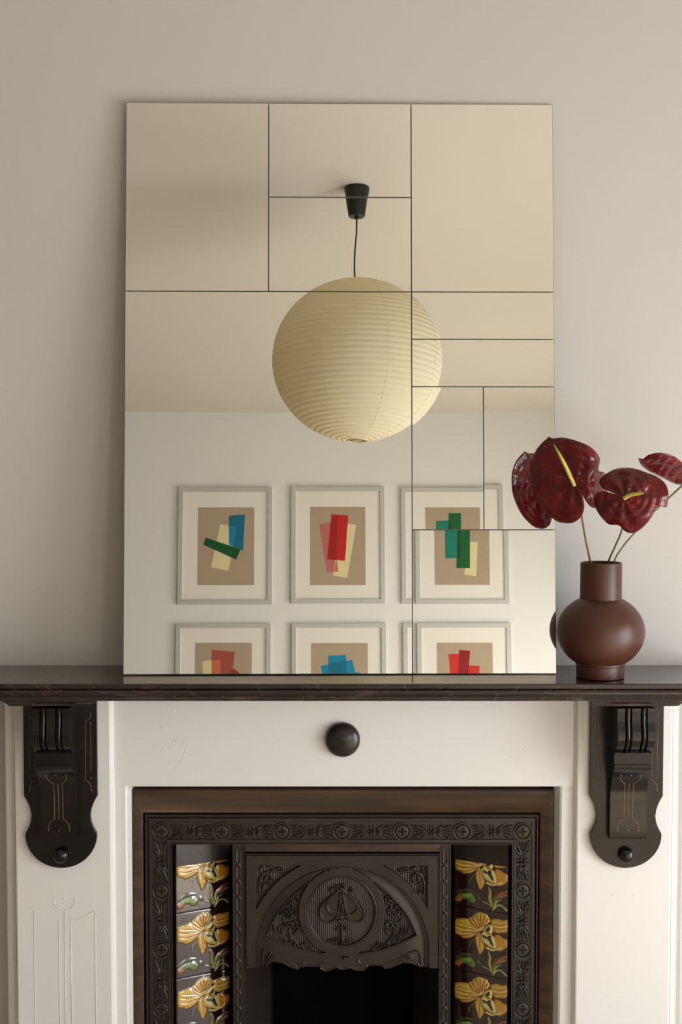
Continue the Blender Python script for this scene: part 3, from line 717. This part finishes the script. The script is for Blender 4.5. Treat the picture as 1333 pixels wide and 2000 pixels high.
for side in (1, 0):
    xo, xi = XO[side], XI[side]; mid = Vector(((xo + xi) / 2, 3.594, 0)); ang = math.atan2(3.628 - 3.560, (xi - xo)) if side == 0 else math.atan2(3.560 - 3.628, (xo - xi))
    for k in range(5):
        mt = Matrix.Translation(inv @ Vector((mid.x, mid.y, ztop - TH * (k + 1)))) @ Matrix.Rotation(ang, 4, 'Z')
        if first: tile0.matrix_basis = mt; first = False
        else: dup(tile0, ins, mtx=mt)
    # iron plate covering the head of the cheek, and the backing
    d = Vector((math.cos(ang), math.sin(ang), 0)); nrm = Vector((d.y, -d.x, 0))
    mb = MB(); c0 = Vector((mid.x, mid.y, 0)) + nrm * .0042
    a0, b0 = c0 - d * TW * .5, c0 + d * TW * .5; zt = zz(1649, 3.556); zb = zz(1688, 3.58)
    mb.add([a0 + Vector((0, 0, zb)), b0 + Vector((0, 0, zb)), b0 + Vector((0, 0, zt + .03)), a0 + Vector((0, 0, zt + .03)),
            a0 - nrm * .003 + Vector((0, 0, zb)), b0 - nrm * .003 + Vector((0, 0, zb)), b0 - nrm * .003 + Vector((0, 0, zt + .03)), a0 - nrm * .003 + Vector((0, 0, zt + .03))],
           [(0, 1, 2, 3), (7, 6, 5, 4), (0, 4, 5, 1), (3, 2, 6, 7), (0, 3, 7, 4), (1, 5, 6, 2)])
    mb.build('cheek_plate', M['iron'], ins)
    mb = MB(); c0 = Vector((mid.x, mid.y, 0)) - nrm * .0075; a0, b0 = c0 - d * TW * .52, c0 + d * TW * .52; zt = zz(1650, 3.556)
    mb.add([a0 + Vector((0, 0, ZLOW)), b0 + Vector((0, 0, ZLOW)), b0 + Vector((0, 0, zt)), a0 + Vector((0, 0, zt)),
            a0 - nrm * .004 + Vector((0, 0, ZLOW)), b0 - nrm * .004 + Vector((0, 0, ZLOW)), b0 - nrm * .004 + Vector((0, 0, zt)), a0 - nrm * .004 + Vector((0, 0, zt))],
           [(0, 1, 2, 3), (7, 6, 5, 4), (0, 4, 5, 1), (3, 2, 6, 7), (0, 3, 7, 4), (1, 5, 6, 2)])
    mb.build('cheek_backing', M['soot'], ins)
# firebox
xa, xb = xx(478, 1900, 3.58), xx(859, 1900, 3.58); zt = zz(1700, 3.6)
mb = MB()
mb.add([(xa, 3.5825, ZLOW), (xa + .055, 3.75, ZLOW), (xa + .055, 3.75, zt), (xa, 3.5825, zt)], [(0, 1, 2, 3)])
mb.build('splayed_side', M['iron'], ins); mb = MB()
mb.add([(xb, 3.5825, ZLOW), (xb - .055, 3.75, ZLOW), (xb - .055, 3.75, zt), (xb, 3.5825, zt)], [(0, 1, 2, 3)])
mb.build('splayed_side', M['iron'], ins)
mb = MB()
mb.add([(xa + .055, 3.75, ZLOW), (xa + .055, 3.98, ZLOW), (xa + .055, 3.98, zt), (xa + .055, 3.75, zt), (xb - .055, 3.75, ZLOW), (xb - .055, 3.98, ZLOW), (xb - .055, 3.98, zt), (xb - .055, 3.75, zt),
        (xa, 3.59, zt), (xb, 3.59, zt), (xa, 3.59, ZLOW), (xb, 3.59, ZLOW)],
       [(0, 1, 2, 3), (4, 5, 6, 7), (1, 5, 6, 2), (3, 2, 6, 7), (8, 3, 7, 9), (10, 11, 4, 0), (0, 4, 5, 1)])
mb.build('firebox', M['soot'], ins)

# iron casing closing the opening behind
mb = MB(); ox0, ox1 = OPX0 + .002, OPX1 - .002
mb.box(ox0, xa + .03, 3.72, 3.74, ZLOW, OPZ - .002); mb.box(xb - .03, ox1, 3.72, 3.74, ZLOW, OPZ - .002); mb.box(xa + .03, xb - .03, 3.72, 3.74, zt - .01, OPZ - .002)
mb.build('casing', M['soot'], ins)
for a, b_ in ((xa - .003, xx(455, 1900, 3.6)), (xb + .003, xx(881, 1900, 3.6))):
    box('cheek_return', min(a, b_), max(a, b_), 3.661, 3.72, ZLOW, zz(1649, 3.6), M['soot'], ins)
box('casing_top', ox0, ox1, 3.6605, 3.719, zz(1649, 3.6), OPZ - .002, M['soot'], ins)

# ================================================================== MIRROR
TH_M, YAW, ROLL = R(5.62), R(1.0), R(-0.055)
MW, MH = 0.9885, 1.3165
cy_, sy_ = math.cos(YAW), math.sin(YAW)
u = Vector((cy_, sy_, 0)); vv = Vector((-sy_ * math.sin(TH_M), cy_ * math.sin(TH_M), math.cos(TH_M)))
u2 = u * math.cos(ROLL) + vv * math.sin(ROLL); v2 = -u * math.sin(ROLL) + vv * math.cos(ROLL); nb = v2.cross(u2) * -1.0
nb = u2.cross(v2) * -1.0          # points away from the room
mir = thing('mirror', 'large frameless mirror of ten rectangular panes leaning on the mantel shelf', 'mirror')
rot = Matrix((u2, nb, v2)).transposed().to_4x4()
mir.matrix_basis = Matrix.Translation((-0.0016, 3.4725, ZS + .0012)) @ rot
def pane(u0, u1, v0, v1, yaw=0, pit=0):
    g = 0.0006; bv = 0.0008
    x0, x1, z0, z1 = (u0 - .5) * MW + g, (u1 - .5) * MW - g, v0 * MH + g, v1 * MH - g
    cx, cz = (x0 + x1) / 2, (z0 + z1) / 2; hx, hz = (x1 - x0) / 2, (z1 - z0) / 2
    v = [(sx * (hx - bv), 0, sz * (hz - bv)) for sx, sz in ((-1, -1), (1, -1), (1, 1), (-1, 1))] + [(sx * hx, .0006, sz * hz) for sx, sz in ((-1, -1), (1, -1), (1, 1), (-1, 1))] + \
        [(sx * hx, .004, sz * hz) for sx, sz in ((-1, -1), (1, -1), (1, 1), (-1, 1))]
    f = [(0, 1, 2, 3)] + [(k, k + 4, (k + 1) % 4 + 4, (k + 1) % 4) for k in range(4)] + [(k + 4, k + 8, (k + 1) % 4 + 8, (k + 1) % 4 + 4) for k in range(4)] + [(11, 10, 9, 8)]
    o = obj('mirror_pane', v, f, M['mirror'], mir, local=True, mats=[M['glassedge']], fm=[0] + [1] * 9)
    o.location = (cx, 0, cz); o.rotation_euler = (pit, 0, yaw)
T3 = 1 / 3
pane(0, T3, 2 * T3, 1); pane(T3, 2 * T3, 5 / 6, 1, -.0003, -.0002); pane(T3, 2 * T3, 2 * T3, 5 / 6, .0, .0002); pane(2 * T3, 1, 2 * T3, 1)
pane(0, 2 * T3, 0, 2 * T3); pane(2 * T3, 1, 7 / 12, 2 * T3, -0.0006, 0); pane(2 * T3, 1, .5, 7 / 12, .0004, 0.0003)
pane(2 * T3, 5 / 6, .25, .5, -.0024, 0); pane(5 / 6, 1, .25, .5, -.0044, .0012); pane(2 * T3, 1, 0, .25, -.0066, 0)
box('backing_board', -MW / 2 + .006, MW / 2 - .006, .0042, .0085, .004, MH - .006, M['backing'], mir, local=True)

# ================================================================== VASE
vc = P(1173.3, 1300, 3.437); vx, vy = vc.x, 3.437; KP = vy / F
zv = lambda y: (zz(y, vy) - ZS)
def vr(px): return px * KP
pv = [(0, 0.0), (vr(44), 0.0), (vr(46.6), .0015), (vr(47.0), .004), (vr(47.0), zv(1299)), (vr(48.5), zv(1297.5))]
yc = 1233.5; A, Bv = 86.2, 69.0
for k in range(25):
    t = -1 + 2 * k / 24; a = -R(56) + (R(61.5) + R(56)) * k / 24
    pv.append((vr(A * math.cos(a)), zv(yc - Bv * math.sin(a) * 1.06)))
pv[6:] = sorted(pv[6:], key=lambda q: q[1])
pv += [(vr(41.0), zv(1167)), (vr(40.6), zv(1160)), (vr(40.6), zv(1101)), (vr(40.0), zv(1099)), (vr(38.6), zv(1098.6)), (vr(37.4), zv(1100)), (vr(37.2), zv(1165)), (vr(60), zv(1190)), (vr(60), zv(1270)), (0, zv(1280))]
v, f = lathe(pv, 72, (vx, vy, ZS + .0003), caps=False)
vase = obj('vase', v, f, M['fleck'], ang=35)
tag(vase, 'matt brown round vase with cylindrical neck on the right end of the marble shelf', 'vase')

# ================================================================== ANTHURIUMS
def zpt(a, b_): return (980 + a / 3.776, 820 + b_ / 3.776)
def spathe(name, outline, ctr, depth, root, veins=9, base=None, amp=.0022, dirn=0):
    """outline in detail coordinates, depth(px, py) -> distance of the surface"""
    ol = spline([zpt(*q) for q in outline], 6, closed=True); c = np.array(zpt(*ctr)); N = len(ol); NR = 22
    b0 = np.array(zpt(*(base or ctr)))
    v = []; f = []
    def pt(q, t):
        ra = math.atan2(q[1] - b0[1], q[0] - b0[0]) - dirn; d = np.hypot(*(q - b0))
        rip = amp * math.cos(ra * veins + d * 0.035) * min(1, d / 30) * (1 - .35 * t)
        rip += amp * .35 * math.sin(d * .42 + ra * 3) * min(1, d / 25)
        Y = depth(q[0], q[1]) + rip + .0035 * max(0, t - .86) / .14
        return P(q[0], q[1], Y)
    v.append(pt(c, 0))
    for r in range(1, NR + 1):
        t = r / NR
        for k in range(N): v.append(pt(c + (ol[k] - c) * t, t))
    for k in range(N): f.append((0, 1 + k, 1 + (k + 1) % N))
    for r in range(NR - 1):
        for k in range(N):
            k2 = (k + 1) % N; f.append((1 + r * N + k, 1 + (r + 1) * N + k, 1 + (r + 1) * N + k2, 1 + r * N + k2))
    o = obj(name, v, f, M['spathe'], root, smooth=True)
    md = o.modifiers.new('solid', 'SOLIDIFY'); md.thickness = .0009; md.offset = 0
    return o
def stick(name, pts, rads, cols, ma, root, seg=12, n=10):
    """pts: detail coordinates plus depth"""
    p = spline([(*zpt(a, b_), d) for a, b_, d in pts], n); m_ = len(p)
    rr_ = np.interp(np.linspace(0, 1, m_), np.linspace(0, 1, len(rads)), rads)
    cc = np.stack([np.interp(np.linspace(0, 1, m_), np.linspace(0, 1, len(cols)), [c[k] for c in cols]) for k in range(3)], -1)
    v, f = tube([P(a, b_, d) for a, b_, d in p], list(rr_), seg)
    return obj(name, v, f, ma, root, smooth=True, col=np.repeat(cc, seg, 0))
YEL, PAL, GRN, BRN = (0.62, 0.50, 0.09), (0.72, 0.62, 0.25), (0.16, 0.20, 0.03), (0.20, 0.11, 0.05)

# big one, upper left
a1 = thing('anthurium_flower', 'largest dark red anthurium, heart-shaped, overlapping the right edge of the mirror', 'flower', P(1173, 1200, vy), 'dark red anthuriums in the brown vase')
def d1(px, py): return 3.345 - (px - 1037) * .00072 + .00004 * (py - 940) + .022 * (np.hypot(px - 1112, py - 935) / 75) ** 2 * .55 + .085 * max(0, (px - 1150) / 40) ** 1.5
o1 = [(350, 125), (385, 137), (450, 131), (540, 150), (640, 190), (700, 240), (727, 290), (718, 345), (722, 378), (765, 392), (790, 450), (780, 540), (740, 615), (695, 650), (655, 636), (618, 588), (585, 535), (560, 500), (543, 482),
      (562, 512), (596, 562), (612, 640), (592, 708), (540, 753), (470, 762), (400, 742), (320, 672), (262, 592), (226, 500), (212, 400), (220, 305), (258, 222), (305, 165), (335, 140)]
spathe('spathe', o1, (515, 425), d1, a1, veins=8, base=(535, 470), amp=.0026)
db = d1(*zpt(535, 470))
stick('spadix', [(540, 485, db - .001), (500, 400, db - .014), (460, 315, db - .024), (425, 250, db - .030), (385, 180, db - .034)], [.0040, .0046, .0040, .0032, .0014], [PAL, YEL, YEL, (0.30, 0.34, 0.06), (0.10, 0.15, 0.02)], M['spadix'], a1)
stick('stem', [(672, 1200, vy), (655, 1045, 3.425), (625, 900, 3.39), (598, 745, 3.35), (575, 600, db + .03), (545, 485, db + .002)], [.0026, .0024, .0022, .0024], [BRN, (0.24, 0.13, 0.06), (0.20, 0.13, 0.06), GRN], M['stem'], a1)
# middle right
a2 = thing('anthurium_flower', 'dark red anthurium with a sideways yellow spadix, directly above the vase neck', 'flower', P(1180, 1200, vy), 'dark red anthuriums in the brown vase')
def d2(px, py):
    u_ = (py - 973) / 50.0
    return 3.222 + .022 * ((px - 1225) / 75.0) ** 2 + (.018 * u_ * u_ if u_ < 0 else .026 * u_) - .018 * math.exp(-((py - 1010) / 18) ** 2) - .0004 * (px - 1225)
o2 = [(725, 450), (770, 402), (830, 367), (900, 354), (980, 360), (1060, 385), (1150, 420), (1208, 470), (1232, 535), (1228, 590), (1219, 642), (1190, 636), (1160, 640), (1120, 700), (1060, 778), (1000, 824), (945, 833), (905, 815), (865, 777), (795, 770),
      (742, 722), (700, 660), (684, 600), (700, 550), (745, 526), (800, 540), (850, 563), (900, 582), (855, 553), (790, 524), (745, 502)]
spathe('spathe', o2, (935, 575), d2, a2, veins=8, base=(905, 578), amp=.0028)
db = d2(*zpt(908, 577))
stick('spadix', [(905, 580, db - .001), (950, 555, db - .010), (1000, 546, db - .018), (1050, 540, db - .024)], [.0044, .0040, .0034, .0020], [PAL, YEL, YEL, (0.30, 0.30, 0.05)], M['spadix'], a2)
stick('stem', [(770, 1200, vy + .01), (792, 1045, 3.44), (832, 950, 3.39), (885, 825, 3.335), (905, 700, 3.285), (905, 582, db + .002)], [.0022, .0022, .0022, .0022], [GRN, GRN, (0.20, 0.16, 0.06), GRN], M['stem'], a2)
# right, leaving the picture
a3 = thing('anthurium_flower', 'dark red anthurium seen nearly edge-on at the right edge of the photo', 'flower', P(1190, 1200, vy), 'dark red anthuriums in the brown vase')
def d3(px, py): return 3.40 + .0010 * (py - 917) * 1.6 + .00012 * (px - 1330) + .012 * ((px - 1320) / 70) ** 2
o3 = [(1014, 284), (1045, 288), (1080, 262), (1125, 248), (1180, 243), (1245, 256), (1300, 285), (1350, 330), (1420, 390), (1470, 440), (1480, 480), (1440, 500), (1400, 478), (1380, 460), (1360, 476), (1333, 481), (1270, 466), (1200, 432), (1140, 402), (1080, 372), (1035, 335), (1018, 308)]
spathe('spathe', o3, (1260, 370), d3, a3, veins=10, base=(1380, 440), amp=.0022)
db = d3(*zpt(1380, 440))
stick('spadix', [(1385, 442, db - .001), (1350, 405, db - .010), (1345, 385, db - .016)], [.0040, .0036, .0018], [PAL, YEL, GRN], M['spadix'], a3)
stick('stem', [(800, 1200, vy + .012), (832, 1045, 3.445), (900, 932, 3.45), (985, 832, 3.455), (1110, 695, 3.46), (1237, 575, 3.455), (1333, 487, 3.44), (1382, 441, db + .002)], [.0022, .0022, .0024, .0024], [GRN, (0.18, 0.14, 0.05), (0.20, 0.26, 0.05), (0.20, 0.26, 0.05)], M['stem'], a3)

# ================================================================== LANTERN (seen in the mirror)
LX, LY, LZ = 0.173, 0.624, 2.617; LR = 0.3615; LV = 0.347
lan = thing('paper_lantern', 'round ribbed cream paper lantern hanging on a black cord, reflected in the mirror', 'lamp', (LX, LY, ZC))
prof = []; NRG = 46
for i in range(NRG * 6 + 1):
    t = i / (NRG * 6); a = -math.pi / 2 + math.pi * t; a = max(min(a, math.pi / 2 - .16), -math.pi / 2 + .115)
    rip = 0.0032 * abs(math.sin(math.pi * i / 6)) ** 0.8 - .002
    prof.append(((LR + rip) * math.cos(a), (LV + rip) * math.sin(a)))
q_ = []
for p_ in prof:
    if not q_ or abs(p_[1] - q_[-1][1]) > 1e-6: q_.append(p_)
v, f = lathe(q_, 96, (LX, LY, LZ), caps=False)
obj('shade', v, f, M['paper'], lan, smooth=True)
mb = MB(); M['seam'] = mat('paper_seam', (0.74, 0.64, 0.42), 0.9)
for k in range(8):
    a = 2 * math.pi * (k + .6) / 8; pts = []
    for i in range(41):
        b_ = -math.pi / 2 + .13 + (math.pi - .30) * i / 40; r1 = LR + .0004
        pts.append((LX + r1 * math.cos(b_) * math.cos(a), LY + r1 * math.cos(b_) * math.sin(a), LZ + (LV + .0004) * math.sin(b_)))
    mb.add(*tube(pts, .0007, 5))
mb.build('seam', M['seam'], lan, smooth=True)
def ring(r, z, t): return tube([(LX + r * math.cos(2 * math.pi * k / 40), LY + r * math.sin(2 * math.pi * k / 40), z) for k in range(41)], t, 6)
mb = MB(); mb.add(*ring(LR * math.sin(.115), LZ - LV * math.cos(.115) - .001, .0022)); mb.build('bottom_ring', M['seam'], lan, smooth=True)
mb = MB(); mb.add(*tube([(LX - .03, LY + .005, LZ - LV + .001), (LX + .004, LY, LZ - LV + .007), (LX + .03, LY - .004, LZ - LV + .0)], .0016, 6)); mb.build('bottom_wire', M['black'], lan, smooth=True); mb = MB(); mb.add(*ring(LR * math.sin(.16), LZ + LV * math.cos(.16) + .001, .0018))
mb.build('top_ring', M['black'], lan, smooth=True); mb = MB(); mb.add(*tube([(LX - .045, LY, LZ + LV * .985), (LX + .045, LY, LZ + LV * .985)], .0015, 6)); mb.add(*tube([(LX, LY, LZ + LV * .985), (LX, LY, LZ + .12)], .0014, 6)); mb.add(*lathe([(0, -.05), (.02, -.045), (.02, .045), (0, .05)], 20, (LX, LY, LZ + .10), caps=False))
mb.build('lamp_holder', M['black'], lan, smooth=True)
rose = [(.0, 0), (.0535, 0), (.0545, -.003), (.054, -.010), (.0355, -.130), (.034, -.133), (.009, -.133), (.008, -.143), (.0, -.143)]
v, f = lathe(rose, 40, (LX, LY, ZC), caps=False)
obj('ceiling_rose', v, f, M['black'], lan, ang=40)
pts = spline([(LX, LY, ZC - .135), (LX - .001, LY, ZC - .20), (LX - .009, LY, ZC - .30), (LX - .010, LY, LZ + LV + .03), (LX - .004, LY, LZ + LV * .99)], 8)
v, f = tube(pts, .0034, 8); obj('cord', v, f, M['black'], lan, smooth=True)

# ================================================================== PRINTS ON THE FAR WALL (seen in the mirror)
YW = YB
def flat(c, rough=.75):
    k = tuple(round(q, 3) for q in c)
    if k not in M: M[k] = mat('print_ink', c, rough)
    return M[k]
def srgb(r, g, b_): return tuple(((q / 255) / 12.92 if q <= 10 else ((q / 255 + .055) / 1.055) ** 2.4) for q in (r, g, b_))
FX0, FZ0, KX, KZ = -0.9175, 2.8200, 0.003742, 0.003744      # wall metres per reflected pixel
def wp(px, py): return FX0 + (px - 349) * KX, FZ0 - (py - 953) * KZ
BG = srgb(176, 158, 134)
def picture(l, t, label, blocks, pr):
    wpx, hpx = 182, 228
    x0, z1 = wp(l, t); x1, z0 = wp(l + wpx, t + hpx)
    root = thing('framed_print', label, 'picture', ((x0 + x1) / 2, YW, z0), 'framed abstract prints on the wall behind the camera')
    bw, dp = 8.5 * KX, .024
    for q in ([(x0, z0), (x0 + bw, z0 + bw), (x0 + bw, z1 - bw), (x0, z1)], [(x1, z0), (x1, z1), (x1 - bw, z1 - bw), (x1 - bw, z0 + bw)],
              [(x0, z1), (x0 + bw, z1 - bw), (x1 - bw, z1 - bw), (x1, z1)], [(x0, z0), (x1, z0), (x1 - bw, z0 + bw), (x0 + bw, z0 + bw)]):
        v, f = prism_xz(q, YW + .001, YW + dp); obj('frame_bar', v, f, M['alu'], root)
    box('mount', x0 + bw * .9, x1 - bw * .9, YW + .002, YW + .012, z0 + bw * .9, z1 - bw * .9, M['mount'], root)
    a, b_ = wp(pr[0], pr[1]); c, d = wp(pr[2], pr[3])
    sheet = box('print', a, c, YW + .0115, YW + .0126, d, b_, flat(BG), root)
    for i, (col, poly) in enumerate(blocks):
        v, f = prism_xz([wp(*q) for q in poly], YW + .0124, YW + .0128 + .0002 * i); obj('colour_block', v, f, flat(col), sheet)
A = lambda z: [(320 + a / 3.03, 920 + b_ / 3.03) for a, b_ in z]
Bz = lambda z: [(740 + a / 3.333 - 9, 900 + b_ / 3.333) for a, b_ in z]
cream, green, blue, dblue = srgb(226, 213, 165), srgb(8, 82, 34), srgb(10, 132, 170), srgb(6, 108, 138)
picture(349, 953, 'framed print, top left of six, blue and cream blocks crossed by a green bar', [
    (cream, A([(335, 318), (432, 338), (385, 595), (283, 573)])), (dblue, A([(385, 268), (480, 260), (470, 475), (387, 440)])), (blue, A([(385, 325), (430, 337), (412, 452), (387, 440)])),
    (green, A([(250, 398), (455, 467), (430, 528), (236, 440)]))], (387, 992, 496.5, 1144))
picture(568.5, 951.5, 'framed print, top middle of six, upright red block over pink and cream', [
    (srgb(190, 110, 100), A([(917, 315), (985, 308), (1030, 598), (962, 603)])), (cream, A([(1045, 310), (1137, 320), (1083, 635), (1000, 622)])),
    (srgb(190, 32, 22), A([(990, 258), (1090, 265), (1070, 535), (965, 525)])), (srgb(160, 22, 15), A([(987, 290), (1028, 262), (1018, 530), (965, 525)])), (srgb(205, 110, 80), A([(1018, 531), (1022, 531), (1030, 598), (1004, 600)]))], (605, 990.5, 713, 1144))
picture(783, 952.5, 'framed print, top right of six, two green blocks and a cream one', [
    (srgb(12, 125, 105), Bz([(368, 395), (452, 390), (466, 636), (368, 640)])), (cream, Bz([(520, 530), (581, 533), (568, 755), (491, 745)])),
    (srgb(10, 95, 42), Bz([(452, 342), (533, 342), (528, 703), (440, 703)])), (srgb(6, 70, 34), Bz([(452, 392), (467, 392), (467, 636), (444, 636)]))], (820.5, 991.5, 928, 1143.5))
picture(347, 1218.5, 'framed print, bottom left of six, dull red and cream blocks', [
    (cream, A([(237, 1122), (340, 1112), (352, 1300), (250, 1310)])), (srgb(165, 80, 68), A([(290, 1055), (425, 1068), (400, 1300), (292, 1290)])), (srgb(205, 110, 75), A([(290, 1118), (340, 1112), (350, 1290), (292, 1290)])), (srgb(150, 50, 42), A([(372, 1210), (420, 1165), (480, 1215), (430, 1290)]))], (384, 1255, 493, 1407))
picture(569.5, 1218, 'framed print, bottom middle of six, overlapping bright blue blocks', [
    (blue, A([(925, 1150), (1110, 1115), (1150, 1290), (960, 1310)])), (blue, A([(1060, 1188), (1155, 1188), (1155, 1300), (1060, 1300)])), (blue, A([(970, 1090), (1073, 1088), (1075, 1240), (972, 1240)])), (dblue, A([(972, 1138), (1074, 1123), (1075, 1240), (972, 1240)]))], (607, 1256, 716.5, 1408))
picture(785, 1218, 'framed print, bottom right of six, red and crimson blocks', [
    (srgb(198, 48, 34), Bz([(381, 1258), (451, 1255), (450, 1480), (400, 1480)])), (srgb(190, 44, 34), Bz([(505, 1330), (581, 1335), (575, 1480), (505, 1480)])), (srgb(140, 18, 26), Bz([(451, 1230), (521, 1237), (500, 1500), (435, 1490)]))], (823, 1255.5, 931, 1407))
